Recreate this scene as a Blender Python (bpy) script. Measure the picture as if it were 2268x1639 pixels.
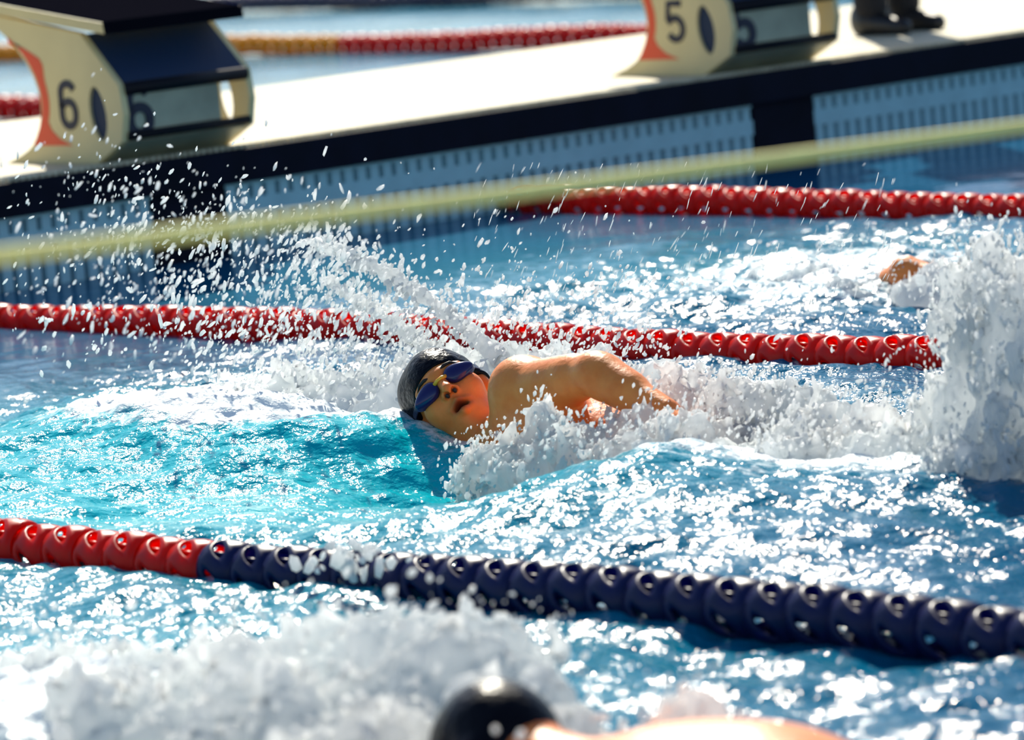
import bpy, bmesh, math, random
import numpy as np
from mathutils import Vector, Matrix

random.seed(7); RNG = np.random.default_rng(11)
for o in list(bpy.data.objects): bpy.data.objects.remove(o, do_unlink=True)
scene = bpy.context.scene
COL = scene.collection

# ------------------------------------------------------------------ camera
W_, H_ = 2268, 1639
F_PX, YAW, PITCH, ROLL = 11468.57, .859, .118, -.087
CAM = np.array([12.342, -10.679, 1.428])
_f = np.array([-math.sin(YAW)*math.cos(PITCH), math.cos(YAW)*math.cos(PITCH), -math.sin(PITCH)])
_r0 = np.array([math.cos(YAW), math.sin(YAW), 0.]); _u0 = np.cross(_r0, _f)
CR = _r0*math.cos(ROLL)+_u0*math.sin(ROLL); CU = -_r0*math.sin(ROLL)+_u0*math.cos(ROLL); CF = _f
cd = bpy.data.cameras.new('camera'); cam = bpy.data.objects.new('camera', cd); COL.objects.link(cam)
cam.matrix_world = Matrix(((CR[0], CU[0], -CF[0], CAM[0]), (CR[1], CU[1], -CF[1], CAM[1]), (CR[2], CU[2], -CF[2], CAM[2]), (0, 0, 0, 1)))
cd.sensor_fit = 'HORIZONTAL'; cd.sensor_width = 36; cd.lens = F_PX/W_*36
cd.clip_start = .1; cd.clip_end = 500
cd.dof.use_dof = True; cd.dof.focus_distance = 10.95; cd.dof.aperture_fstop = 4.6
scene.camera = cam

def ray(x, y): return CF+(x-W_/2)/F_PX*CR-(y-H_/2)/F_PX*CU
def pix(x, y, ax, v):                       # pixel -> point on the plane axis = v
    k = ray(x, y); return CAM+k*((v-CAM[ax])/k[ax])
def pixd(x, y, dist): return CAM+ray(x, y)*dist

# ------------------------------------------------------------------ sky, sun, exposure
SUN_EL, SUN_DIR = math.radians(36), np.array([-.80, .60])
SUN_DIR = SUN_DIR/np.linalg.norm(SUN_DIR)
world = bpy.data.worlds.new('sky'); scene.world = world; world.use_nodes = True
wn = world.node_tree; wn.nodes.clear()
wo = wn.nodes.new('ShaderNodeOutputWorld'); wb = wn.nodes.new('ShaderNodeBackground'); ws = wn.nodes.new('ShaderNodeTexSky')
ws.sky_type = 'NISHITA'; ws.sun_disc = False; ws.sun_elevation = SUN_EL
ws.sun_rotation = math.atan2(SUN_DIR[0], SUN_DIR[1]); ws.air_density = 1.0; ws.dust_density = .6; ws.ozone_density = 3.0
wb.inputs['Strength'].default_value = .11
wh = wn.nodes.new('ShaderNodeHueSaturation'); wh.inputs['Saturation'].default_value = 1.0
wn.links.new(ws.outputs[0], wh.inputs['Color']); wn.links.new(wh.outputs[0], wb.inputs[0]); wn.links.new(wb.outputs[0], wo.inputs[0])
sd = bpy.data.lights.new('sun', 'SUN'); sun = bpy.data.objects.new('sun', sd); COL.objects.link(sun)
sd.energy = 5.6; sd.angle = math.radians(1.0); sd.color = (1, .93, .78)
sv = Vector((SUN_DIR[0]*math.cos(SUN_EL), SUN_DIR[1]*math.cos(SUN_EL), math.sin(SUN_EL)))
sun.rotation_euler = sv.to_track_quat('Z', 'Y').to_euler(); sun.location = (0, 0, 20)
vs = scene.view_settings
vs.view_transform = 'Standard'; vs.look = 'None'; vs.exposure = 0.33; vs.gamma = 1; vs.use_curve_mapping = False

# ------------------------------------------------------------------ helpers
def mat(name, color, rough=.5, metal=0, spec=.5, noise=None, bump=None, coat=0, build=None):
    m = bpy.data.materials.new(name); m.use_nodes = True
    nt = m.node_tree; b = nt.nodes['Principled BSDF']
    b.inputs['Base Color'].default_value = (*color, 1); b.inputs['Roughness'].default_value = rough
    b.inputs['Metallic'].default_value = metal; b.inputs['Specular IOR Level'].default_value = spec
    b.inputs['Coat Weight'].default_value = coat; b.inputs['Coat Roughness'].default_value = .1
    tc = nt.nodes.new('ShaderNodeTexCoord')
    if noise:                                   # (scale, strength, stretch)
        n = nt.nodes.new('ShaderNodeTexNoise'); n.inputs['Scale'].default_value = noise[0]; n.inputs['Detail'].default_value = 5
        mp = nt.nodes.new('ShaderNodeMapping'); mp.inputs['Scale'].default_value = noise[2] if len(noise) > 2 else (1, 1, 1)
        nt.links.new(tc.outputs['Object'], mp.inputs[0]); nt.links.new(mp.outputs[0], n.inputs[0])
        rp = nt.nodes.new('ShaderNodeValToRGB')
        k = noise[1]
        rp.color_ramp.elements[0].position = .3; rp.color_ramp.elements[1].position = .7
        rp.color_ramp.elements[0].color = (*[c*(1-k) for c in color], 1)
        rp.color_ramp.elements[1].color = (*[min(1, c*(1+k)) for c in color], 1)
        nt.links.new(n.outputs[0], rp.inputs[0]); nt.links.new(rp.outputs[0], b.inputs['Base Color'])
    if bump:                                    # (scale, strength)
        n = nt.nodes.new('ShaderNodeTexNoise'); n.inputs['Scale'].default_value = bump[0]; n.inputs['Detail'].default_value = 4
        nt.links.new(tc.outputs['Object'], n.inputs[0])
        bp = nt.nodes.new('ShaderNodeBump'); bp.inputs['Strength'].default_value = bump[1]; bp.inputs['Distance'].default_value = .01
        nt.links.new(n.outputs[0], bp.inputs['Height']); nt.links.new(bp.outputs[0], b.inputs['Normal'])
    if build: build(nt, b, tc)
    return m

def add(name, mesh, parent=None, m=None):
    if m is not None:
        mesh.materials.clear(); mesh.materials.append(m)
    o = bpy.data.objects.new(name, mesh); COL.objects.link(o)
    if parent is not None: o.parent = parent
    return o
def pydata(name, v, f, smooth=False):
    me = bpy.data.meshes.new(name); me.from_pydata([tuple(map(float, a)) for a in v], [], f); me.update()
    if smooth: me.polygons.foreach_set('use_smooth', [True]*len(me.polygons))
    return me
def npmesh(name, v, f, smooth=True):            # v (n,3), f (m,k) numpy
    me = bpy.data.meshes.new(name); n, k = f.shape
    me.vertices.add(len(v)); me.vertices.foreach_set('co', np.ascontiguousarray(v, np.float32).ravel())
    me.loops.add(n*k); me.loops.foreach_set('vertex_index', np.ascontiguousarray(f, np.int32).ravel())
    me.polygons.add(n); me.polygons.foreach_set('loop_start', np.arange(0, n*k, k, dtype=np.int32))
    me.polygons.foreach_set('use_smooth', np.full(n, smooth)); me.update(calc_edges=True); me.validate()
    return me
def box(x0, x1, y0, y1, z0, z1, bev=0):
    bm = bmesh.new(); bmesh.ops.create_cube(bm, size=1)
    for v in bm.verts: v.co = Vector(((x0+x1)/2+v.co.x*(x1-x0), (y0+y1)/2+v.co.y*(y1-y0), (z0+z1)/2+v.co.z*(z1-z0)))
    if bev: bmesh.ops.bevel(bm, geom=bm.edges[:], offset=bev, segments=2, affect='EDGES', profile=.5)
    me = bpy.data.meshes.new('box'); bm.to_mesh(me); bm.free(); return me
def prism(pts, y0, y1, holes=(), bev=0):        # outline in (x, z), extruded along y; optional holes
    bm = bmesh.new(); edges = []
    for loop in (pts, *holes):
        vs_ = [bm.verts.new((x, y0, z)) for x, z in loop]
        edges += [bm.edges.new((vs_[i], vs_[(i+1) % len(vs_)])) for i in range(len(vs_))]
    bmesh.ops.triangle_fill(bm, edges=edges, use_beauty=True)
    g = bmesh.ops.extrude_face_region(bm, geom=bm.faces[:])
    for e in g['geom']:
        if isinstance(e, bmesh.types.BMVert): e.co.y = y1
    bmesh.ops.recalc_face_normals(bm, faces=bm.faces[:])
    me = bpy.data.meshes.new('prism'); bm.to_mesh(me); bm.free(); return me
def tube(pts, rad, seg=12, close_ends=True):
    pts = [Vector(p) for p in pts]; rad = rad if hasattr(rad, '__len__') else [rad]*len(pts)
    v = []; f = []
    for i, p in enumerate(pts):
        t = (pts[min(i+1, len(pts)-1)]-pts[max(i-1, 0)]).normalized()
        a = t.cross(Vector((.13, .31, .94))).normalized(); b = t.cross(a)
        for k in range(seg):
            an = 2*math.pi*k/seg; v.append(p+(a*math.cos(an)+b*math.sin(an))*rad[i])
    for i in range(len(pts)-1):
        for k in range(seg):
            f.append((i*seg+k, i*seg+(k+1) % seg, (i+1)*seg+(k+1) % seg, (i+1)*seg+k))
    if close_ends: f.append(tuple(range(seg-1, -1, -1))); f.append(tuple((len(pts)-1)*seg+k for k in range(seg)))
    return pydata('tube', v, f, True)
def empty(name, loc=(0, 0, 0)):
    o = bpy.data.objects.new(name, None); o.empty_display_size = .1; o.location = loc; COL.objects.link(o); return o
def tag(o, label, cat=None, group=None, kind=None):
    o['label'] = label
    if cat: o['category'] = cat
    if group: o['group'] = group
    if kind: o['kind'] = kind
    return o
def struct(o, label=None, cat=None):
    o['kind'] = 'structure'
    if label: o['label'] = label
    if cat: o['category'] = cat
    return o

def sstep(a, b, x):
    t = np.clip((x-a)/(b-a), 0, 1); return t*t*(3-2*t)
_NZ = np.random.default_rng(5).random((32, 32, 32)).astype(np.float32)
def noise3(x, y, z):                            # value noise 0..1, numpy
    xi = np.floor(x).astype(np.int32); yi = np.floor(y).astype(np.int32); zi = np.floor(z).astype(np.int32)
    fx, fy, fz = x-xi, y-yi, z-zi
    fx = fx*fx*(3-2*fx); fy = fy*fy*(3-2*fy); fz = fz*fz*(3-2*fz)
    a, b, c = xi & 31, yi & 31, zi & 31; a1, b1, c1 = (a+1) & 31, (b+1) & 31, (c+1) & 31
    L = lambda p, q, t: p+(q-p)*t
    return L(L(L(_NZ[a, b, c], _NZ[a1, b, c], fx), L(_NZ[a, b1, c], _NZ[a1, b1, c], fx), fy),
             L(L(_NZ[a, b, c1], _NZ[a1, b, c1], fx), L(_NZ[a, b1, c1], _NZ[a1, b1, c1], fx), fy), fz)
def fbm(x, y, z, oct=4, gain=.55):
    s = 0; a = .5; t = 0
    for i in range(oct):
        s = s+a*noise3(x*2**i+7.3*i, y*2**i+3.1*i, z*2**i+11.7*i); t += a; a *= gain
    return s/t

class Field:                                    # signed distance field on a rectilinear grid -> one closed skin
    def __init__(self, xs, ys, zs):
        self.ax = [np.asarray(a, np.float32) for a in (xs, ys, zs)]
        self.F = np.full([len(a) for a in self.ax], 1., np.float32)
    def sub(self, lo, hi):
        sl = []
        for a, l, h in zip(self.ax, lo, hi):
            i0 = max(int(np.searchsorted(a, l))-1, 0); i1 = min(int(np.searchsorted(a, h))+1, len(a)); sl.append(slice(i0, max(i1, i0+1)))
        P = np.meshgrid(*[a[s] for a, s in zip(self.ax, sl)], indexing='ij'); return tuple(sl), P
    def put(self, sl, d, k, op='add'):
        F = self.F[sl]
        if op == 'add':
            h = np.maximum(k-np.abs(F-d), 0)/k; self.F[sl] = np.minimum(F, d)-h*h*k*.25
        else:
            d = -d; h = np.maximum(k-np.abs(F-d), 0)/k; self.F[sl] = np.maximum(F, d)+h*h*k*.25
    def cap(self, a, b, ra, rb=None, k=.03, op='add'):
        rb = ra if rb is None else rb; a = np.asarray(a, float); b = np.asarray(b, float); m = max(ra, rb)+k+.03
        sl, (X, Y, Z) = self.sub(np.minimum(a, b)-m, np.maximum(a, b)+m)
        ab = b-a; L = max(float(ab@ab), 1e-9)
        t = np.clip(((X-a[0])*ab[0]+(Y-a[1])*ab[1]+(Z-a[2])*ab[2])/L, 0, 1)
        d = np.sqrt((X-a[0]-t*ab[0])**2+(Y-a[1]-t*ab[1])**2+(Z-a[2]-t*ab[2])**2)-(ra+(rb-ra)*t)
        self.put(sl, d.astype(np.float32), k, op)
    def ell(self, c, r, M=None, k=.03, op='add'):   # M columns = local axes
        c = np.asarray(c, float); r = np.asarray(r, float); m = r.max()+k+.03
        sl, (X, Y, Z) = self.sub(c-m, c+m); M = np.eye(3) if M is None else M
        q = [(X-c[0])*M[0, i]+(Y-c[1])*M[1, i]+(Z-c[2])*M[2, i] for i in range(3)]
        k0 = np.sqrt(sum((q[i]/r[i])**2 for i in range(3))); k1 = np.sqrt(sum((q[i]/r[i]**2)**2 for i in range(3)))+1e-6
        self.put(sl, (k0*(k0-1)/k1).astype(np.float32), k, op)
    def mesh(self, name):
        F = self.F; nx, ny, nz = F.shape; S = F < 0
        s8 = [S[i:nx-1+i, j:ny-1+j, l:nz-1+l] for i in (0, 1) for j in (0, 1) for l in (0, 1)]
        anyi = s8[0].copy(); alli = s8[0].copy()
        for s in s8[1:]: anyi |= s; alli &= s
        I = np.argwhere(anyi & ~alli)
        idx = np.full(anyi.shape, -1, np.int32); idx[I[:, 0], I[:, 1], I[:, 2]] = np.arange(len(I))
        off = [(i, j, l) for i in (0, 1) for j in (0, 1) for l in (0, 1)]
        val = np.stack([F[I[:, 0]+i, I[:, 1]+j, I[:, 2]+l] for i, j, l in off], 1)
        pos = np.stack([np.stack([self.ax[0][I[:, 0]+i], self.ax[1][I[:, 1]+j], self.ax[2][I[:, 2]+l]], 1) for i, j, l in off], 1)
        acc = np.zeros((len(I), 3)); cnt = np.zeros(len(I))
        for a in range(8):
            for b in range(a+1, 8):
                if sum(p != q for p, q in zip(off[a], off[b])) != 1: continue
                va, vb = val[:, a], val[:, b]; mk = (va < 0) != (vb < 0)
                t = np.where(mk, va/np.where(mk, va-vb, 1), 0)[:, None]
                acc += np.where(mk[:, None], pos[:, a]+(pos[:, b]-pos[:, a])*t, 0); cnt += mk
        V = acc/cnt[:, None]; Q = []
        for ax in range(3):
            sl0 = [slice(None)]*3; sl1 = [slice(None)]*3; sl0[ax] = slice(0, -1); sl1[ax] = slice(1, None)
            A, B = S[tuple(sl0)], S[tuple(sl1)]; E_ = np.argwhere(A != B)
            o1, o2 = [(1, 2), (2, 0), (0, 1)][ax]
            ok = (E_[:, o1] > 0) & (E_[:, o2] > 0) & (E_[:, o1] < F.shape[o1]-1) & (E_[:, o2] < F.shape[o2]-1); E_ = E_[ok]
            flip = A[E_[:, 0], E_[:, 1], E_[:, 2]]
            def cell(d1, d2):
                e = E_.copy(); e[:, o1] -= d1; e[:, o2] -= d2; return idx[e[:, 0], e[:, 1], e[:, 2]]
            q = np.stack([cell(1, 1), cell(0, 1), cell(0, 0), cell(1, 0)], 1); q[~flip] = q[~flip][:, ::-1]; Q.append(q)
        Q = np.concatenate(Q); Q = Q[(Q >= 0).all(1)]
        return npmesh(name, V, Q)
def axis(lo, hi, coarse, *fine):                # rectilinear axis with finer stretches (a, b, step)
    x = lo; out = [lo]
    while x < hi:
        st = coarse
        for a, b, s in fine:
            if a <= x < b: st = min(st, s)
        x += st; out.append(x)
    return np.array(out)

# ------------------------------------------------------------------ materials
M = {}
M['deck'] = mat('deck_cream', (.60, .545, .385), .7, spec=.2, noise=(3.5, .24, (.6, 4, 1)), bump=(60, .35))
M['navy'] = mat('navy_paint', (.003, .004, .014), .7, spec=.15, noise=(8, .3))
M['panel'] = mat('panel_blue', (.40, .68, .73), .6, noise=(12, .08))
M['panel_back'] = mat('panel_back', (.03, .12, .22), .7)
M['cream'] = mat('block_cream', (.76, .62, .31), .45, noise=(6, .06))
M['redpaint'] = mat('block_red', (.86, .09, .025), .4)
M['number'] = mat('number_navy', (.012, .012, .035), .5)
M['blacktop'] = mat('block_grip_black', (.006, .006, .010), 1., spec=0, bump=(180, .6))
M['darkblue'] = mat('block_pad_navy', (.012, .03, .075), .5, spec=.25)
M['steel'] = mat('block_plate', (.36, .37, .28), .4, metal=.4, noise=(5, .25))
M['bar'] = mat('block_bar_black', (.004, .004, .008), .5, spec=.2)
def _plastic(c):                                # thin moulded plastic: some light comes through
    def f(nt, b, tc):
        tr = nt.nodes.new('ShaderNodeBsdfTranslucent'); tr.inputs['Color'].default_value = (*c, 1)
        mx = nt.nodes.new('ShaderNodeMixShader'); mx.inputs[0].default_value = .6
        nt.links.new(b.outputs[0], mx.inputs[1]); nt.links.new(tr.outputs[0], mx.inputs[2]); nt.links.new(mx.outputs[0], nt.nodes['Material Output'].inputs['Surface'])
    return f
M['red'] = mat('float_red', (.80, .018, .006), .35, noise=(20, .15), build=_plastic((.95, .03, .006)))
M['blue'] = mat('float_blue', (.022, .030, .15), .35, noise=(20, .2), build=_plastic((.03, .04, .22)))
M['yellow'] = mat('float_yellow', (.95, .55, .015), .4, noise=(20, .12), build=_plastic((.98, .62, .03)))
M['cable'] = mat('cable_dark', (.05, .05, .06), .4)
M['cord'] = mat('cord_yellow', (1, .88, .30), .7, noise=(60, .1))
M['cloth'] = mat('trousers_black', (.010, .010, .014), .85)
M['shirt'] = mat('shirt_white', (.75, .75, .72), .85)
M['shoe'] = mat('shoe_black', (.008, .008, .010), .4)
M['cap'] = mat('cap_black', (.002, .0025, .006), .3, spec=.12, bump=(70, .4))
M['lens'] = mat('goggle_lens', (.012, .014, .10), .12, coat=.15, spec=.35)
M['gasket'] = mat('goggle_gasket', (.01, .012, .05), .35)
M['bridge'] = mat('goggle_bridge', (.95, .50, .04), .35)
M['suit'] = mat('swimsuit_black', (.006, .007, .012), .4)
M['hair'] = mat('brow_nostril_dark', (.02, .012, .008), .6)

def _skin(nt, b, tc):
    at = nt.nodes.new('ShaderNodeAttribute'); at.attribute_name = 'tint'
    n = nt.nodes.new('ShaderNodeTexNoise'); n.inputs['Scale'].default_value = 26; n.inputs['Detail'].default_value = 4
    nt.links.new(tc.outputs['Object'], n.inputs[0])
    r = nt.nodes.new('ShaderNodeValToRGB'); r.color_ramp.elements[0].position = .3; r.color_ramp.elements[1].position = .72
    r.color_ramp.elements[0].color = (.86, .22, .045, 1); r.color_ramp.elements[1].color = (.95, .31, .075, 1)
    nt.links.new(n.outputs[0], r.inputs[0])
    mx = nt.nodes.new('ShaderNodeMix'); mx.data_type = 'RGBA'; mx.inputs['B'].default_value = (.11, .012, .010, 1)
    nt.links.new(at.outputs['Fac'], mx.inputs['Factor']); nt.links.new(r.outputs[0], mx.inputs['A']); nt.links.new(mx.outputs['Result'], b.inputs['Base Color'])
    n2 = nt.nodes.new('ShaderNodeTexNoise'); n2.inputs['Scale'].default_value = 95; n2.inputs['Detail'].default_value = 3
    nt.links.new(tc.outputs['Object'], n2.inputs[0])
    bp = nt.nodes.new('ShaderNodeBump'); bp.inputs['Strength'].default_value = .22; bp.inputs['Distance'].default_value = .006
    nt.links.new(n2.outputs[0], bp.inputs['Height']); nt.links.new(bp.outputs[0], b.inputs['Normal'])
    b.inputs['Subsurface Weight'].default_value = .15; b.inputs['Subsurface Radius'].default_value = (.01, .004, .002); b.inputs['Subsurface Scale'].default_value = .6
M['skin'] = mat('wet_skin', (.7, .35, .2), .42, spec=.18, coat=.04, build=_skin)

def _foam(nt, b, tc):                           # aerated water: white, lets light through
    tr = nt.nodes.new('ShaderNodeBsdfTranslucent'); tr.inputs['Color'].default_value = (.99, 1, 1, 1)
    mx = nt.nodes.new('ShaderNodeMixShader'); mx.inputs[0].default_value = .70
    out = nt.nodes['Material Output']
    nt.links.new(b.outputs[0], mx.inputs[1]); nt.links.new(tr.outputs[0], mx.inputs[2]); nt.links.new(mx.outputs[0], out.inputs['Surface'])
    n = nt.nodes.new('ShaderNodeTexNoise'); n.inputs['Scale'].default_value = 110; n.inputs['Detail'].default_value = 8; n.inputs['Roughness'].default_value = .7
    nt.links.new(tc.outputs['Object'], n.inputs[0])
    bp = nt.nodes.new('ShaderNodeBump'); bp.inputs['Strength'].default_value = .7; bp.inputs['Distance'].default_value = .012
    nt.links.new(n.outputs[0], bp.inputs['Height']); nt.links.new(bp.outputs[0], b.inputs['Normal'])
M['foam'] = mat('foam_white', (.95, .97, .96), .22, build=_foam)

def _water(nt, b, tc):
    L = nt.links.new
    fo = nt.nodes.new('ShaderNodeAttribute'); fo.attribute_name = 'foam'
    ae = nt.nodes.new('ShaderNodeAttribute'); ae.attribute_name = 'air'
    c1 = nt.nodes.new('ShaderNodeMix'); c1.data_type = 'RGBA'
    c1.inputs['A'].default_value = (.0, .072, .185, 1); c1.inputs['B'].default_value = (.0, .44, .53, 1)
    L(ae.outputs['Fac'], c1.inputs['Factor'])
    n = nt.nodes.new('ShaderNodeTexNoise'); n.inputs['Scale'].default_value = 22; n.inputs['Detail'].default_value = 8; n.inputs['Roughness'].default_value = .7
    L(tc.outputs['Object'], n.inputs[0])
    # foam coverage: noise + foam attribute over a threshold
    ad = nt.nodes.new('ShaderNodeMath'); ad.operation = 'ADD'; L(n.outputs[0], ad.inputs[0]); L(fo.outputs['Fac'], ad.inputs[1])
    mr = nt.nodes.new('ShaderNodeMapRange'); mr.inputs[1].default_value = .92; mr.inputs[2].default_value = 1.12; L(ad.outputs[0], mr.inputs[0])
    c2 = nt.nodes.new('ShaderNodeMix'); c2.data_type = 'RGBA'; c2.inputs['B'].default_value = (.86, .93, .93, 1)
    L(mr.outputs[0], c2.inputs['Factor']); L(c1.outputs['Result'], c2.inputs['A']); L(c2.outputs['Result'], b.inputs['Base Color'])
    rr = nt.nodes.new('ShaderNodeMapRange'); rr.inputs[3].default_value = .14; rr.inputs[4].default_value = .4; L(mr.outputs[0], rr.inputs[0]); L(rr.outputs[0], b.inputs['Roughness'])
    b.inputs['IOR'].default_value = 1.33; b.inputs['Specular IOR Level'].default_value = .10
    n2 = nt.nodes.new('ShaderNodeTexNoise'); n2.inputs['Scale'].default_value = 34; n2.inputs['Detail'].default_value = 3
    L(tc.outputs['Object'], n2.inputs[0])
    ru = nt.nodes.new('ShaderNodeAttribute'); ru.attribute_name = 'rough'
    bp = nt.nodes.new('ShaderNodeBump'); bp.inputs['Distance'].default_value = .012
    L(ru.outputs['Fac'], bp.inputs['Strength']); L(n2.outputs[0], bp.inputs['Height']); L(bp.outputs[0], b.inputs['Normal'])
M['water'] = mat('pool_water', (.0, .2, .35), .1, build=_water)

# ------------------------------------------------------------------ bulkhead (the setting)
ZD, ZC = .325, .217
YA, YB = -7.5, 12.5
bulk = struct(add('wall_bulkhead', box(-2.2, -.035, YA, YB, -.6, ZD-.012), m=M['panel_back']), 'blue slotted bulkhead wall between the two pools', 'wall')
fl = struct(add('floor_bulkhead_deck', box(-2.25, -.005, YA, YB, ZD-.012, ZD), m=M['deck']), 'sunlit cream walkway on top of the bulkhead', 'deck')
struct(add('trim_1', box(-.02, .03, YA, YB, ZC, ZD-.006, .004), m=M['navy']), 'dark navy coping along the bulkhead edge', 'coping')
struct(add('trim_2', box(-2.28, -2.23, YA, YB, .0, ZD-.004), m=M['navy']), 'dark coping along the far bulkhead edge', 'coping')
# gripping ridges along the coping edge
rid = box(-.012, .012, -.007, .007, ZD-.012, ZD+.006, .003)
bm = bmesh.new()
for i in range(int(7.5/.024)):
    y = -3.2+i*.024
    bm2 = bmesh.new(); bm2.from_mesh(rid); bmesh.ops.translate(bm2, vec=(0, y, 0), verts=bm2.verts[:])
    t_ = bpy.data.meshes.new('t'); bm2.to_mesh(t_); bm2.free(); bm.from_mesh(t_)
me = bpy.data.meshes.new('grip_ridge'); bm.to_mesh(me); bm.free()
g = add('grip_ridges', me, fl, M['deck']); g['kind'] = 'stuff'
# navy lane targets and slatted panels between them
for k in range(-3, 5):
    yc = -1.25+2.5*k
    add('lane_target', box(-.04, 0.0, yc-.14, yc+.14, -.6, ZC), bulk, M['navy'])
slat = box(-.03, -.004, -.0165, .0165, -.6, ZC); slat.materials.append(M['panel'])
for k in range(-2, 3):
    y0, y1 = -1.25+2.5*k+.14, 1.25+2.5*k-.14
    if k in (-2, -1, 0, 1, 2):
        n = 43; st = (y1-y0)/n
        for i in range(n):
            y = y0+st*(i+.5)
            if not (-4.9 < y < 4.2): continue
            s = add('slat', slat, bulk); s.location.y = y
    for z0, z1 in ((.115, .165), (-.30, -.25)):
        add('rail', box(-.03, -.003, y0, y1, z0, z1), bulk, M['panel'])
    add('rail', box(-.03, -.003, y0, y1, ZC-.012, ZC), bulk, M['panel'])

# near pool side where the photographer stands
struct(add('floor_poolside', box(-2.2, 40, -16, -7.5, -.6, .3), m=M['deck']), 'cream poolside walkway outside the nearest lane', 'deck')

# ------------------------------------------------------------------ water
_wr = np.random.default_rng(3)
def _bands():
    out = []
    for n, l0, l1, slope, spread in ((10, .7, 1.8, .050, 1.5), (26, .16, .6, .120, 1.6), (44, .055, .16, .15, 1.8)):
        for i in range(n):
            lam = l0*(l1/l0)**_wr.random(); an = _wr.normal(.9, spread); k = 2*math.pi/lam
            out.append((k*math.cos(an), k*math.sin(an), _wr.random()*6.283, slope*math.sqrt(2./n)/k, l1))
    return out
BANDS = _bands()
def G(x, y, cx, cy, sx, sy, rot=0):
    c, s = math.cos(rot), math.sin(rot); u = (x-cx)*c+(y-cy)*s; v = -(x-cx)*s+(y-cy)*c
    return np.exp(-.5*((u/sx)**2+(v/sy)**2))
SY = -3.75                                      # swim line of the swimmer in focus
def swell(x, y):                                # waves the swimmers make
    h = .07*G(x, y, 3.62, SY-.20, .30, .26)+.075*G(x, y, 3.98, SY-.20, .17, .20, .4)+.05*G(x, y, 3.2, SY-.1, .35, .5)       # bow wave
    h = h-.085*G(x, y, 4.42, SY-.28, .28, .20, .15)                                # trough at the ribs
    h = h+.085*G(x, y, 5.06, SY-.34, .17, .20, .5)+.06*G(x, y, 5.6, SY-.3, .35, .3)  # crest behind
    h = h-.05*G(x, y, 4.35, SY+.45, .45, .22)
    h = h+.05*G(x, y, 2.9, -1.2, .5, .3)
    h = h+.10*G(x, y, 6.05, -6.25, .35, .3)-.04*G(x, y, 6.9, -6.5, .4, .2)
    return h
def roughness(x, y):
    near = sstep(1.2, 3.0, x)                    # calm by the bulkhead
    lane6 = sstep(.9, 2.4, x+.35*(y+2.5)*0)*sstep(-2.7, -2.3, y)
    a = np.maximum(near, lane6*.9)
    return .07+.93*a
def height(x, y):
    A = roughness(x, y); h = np.zeros_like(x)
    for kx, ky, ph, am, l1 in BANDS:
        h = h+am*np.sin(kx*x+ky*y+ph)
    ch = fbm(x*9, y*9, x*0+.5, 3)-.5
    fo = foam_amt(x, y)
    h = A*h+swell(x, y)+A*.02*ch+np.clip(fo, 0, 1)*(.05*(fbm(x*24, y*24, x*0+3.5, 3)-.45))
    return h
def foam_amt(x, y):                             # how much froth lies on the surface
    f = .62*G(x, y, 3.45, SY+.35, .45, .40)+.55*G(x, y, 3.3, SY-.05, .4, .22)
    f = f+.60*G(x, y, 4.55, SY-.05, .55, .17)+.45*G(x, y, 4.5, SY+.45, .8, .22)
    f = f+.55*G(x, y, 5.7, SY, .5, .28)+.30*G(x, y, 5.0, SY-.40, .28, .22)
    f = f+.38*G(x, y, 2.6, -1.3, .8, .6)+.30*G(x, y, 3.6, -1.4, .8, .5)
    f = f+.65*G(x, y, 5.9, -6.0, .45, .5)+.55*G(x, y, 5.3, -6.2, .5, .35)+.4*G(x, y, 6.7, -6.2, .5, .25)
    f = f+.12*G(x, y, 3.0, -4.4, .9, .4)+.10*G(x, y, 1.9, -3.7, .7, .4)
    f = f+.30*G(x, y, 3.66, SY-.22, .16, .14)
    f = f-.75*G(x, y, 4.05, SY-.27, .20, .15)-.3*G(x, y, 4.4, SY-.42, .25, .12)
    return np.clip(f, 0, 2)
def air_amt(x, y):                              # bubbles mixed into the water make it paler
    a = .9*G(x, y, 3.9, SY-.35, .8, .6)+.55*G(x, y, 3.2, -4.4, 1.2, .7)+.5*G(x, y, 5.6, -5.8, .8, .5)+.35*G(x, y, 2.2, -1.2, 1., .7)
    return np.clip(.06+a, 0, 1)
wx = np.concatenate([np.arange(0, 7.7, .0122), np.linspace(7.72, 9.5, 40), np.linspace(10, 40, 31)])
wy = np.concatenate([np.linspace(-7.5, -6.72, 22), np.arange(-6.7, 1.6, .0125), np.linspace(1.62, 4.5, 110), np.linspace(4.7, 12.5, 40)])
X, Y = np.meshgrid(wx, wy, indexing='ij')
Z = height(X, Y)
nx, ny = X.shape
ii = np.arange(nx*ny).reshape(nx, ny)
Fq = np.stack([ii[:-1, :-1], ii[1:, :-1], ii[1:, 1:], ii[:-1, 1:]], -1).reshape(-1, 4)
me = npmesh('pool_water', np.stack([X, Y, Z], -1).reshape(-1, 3), Fq)
for nm, arr in (('foam', np.clip(foam_amt(X, Y), 0, 1)), ('air', air_amt(X, Y)), ('rough', roughness(X, Y)*.75)):
    a_ = me.attributes.new(nm, 'FLOAT', 'POINT'); a_.data.foreach_set('value', arr.ravel().astype(np.float32))
water = tag(add('pool_water', me, m=M['water']), 'choppy turquoise pool water with sun glitter around the swimmers', 'water', kind='stuff')

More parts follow.
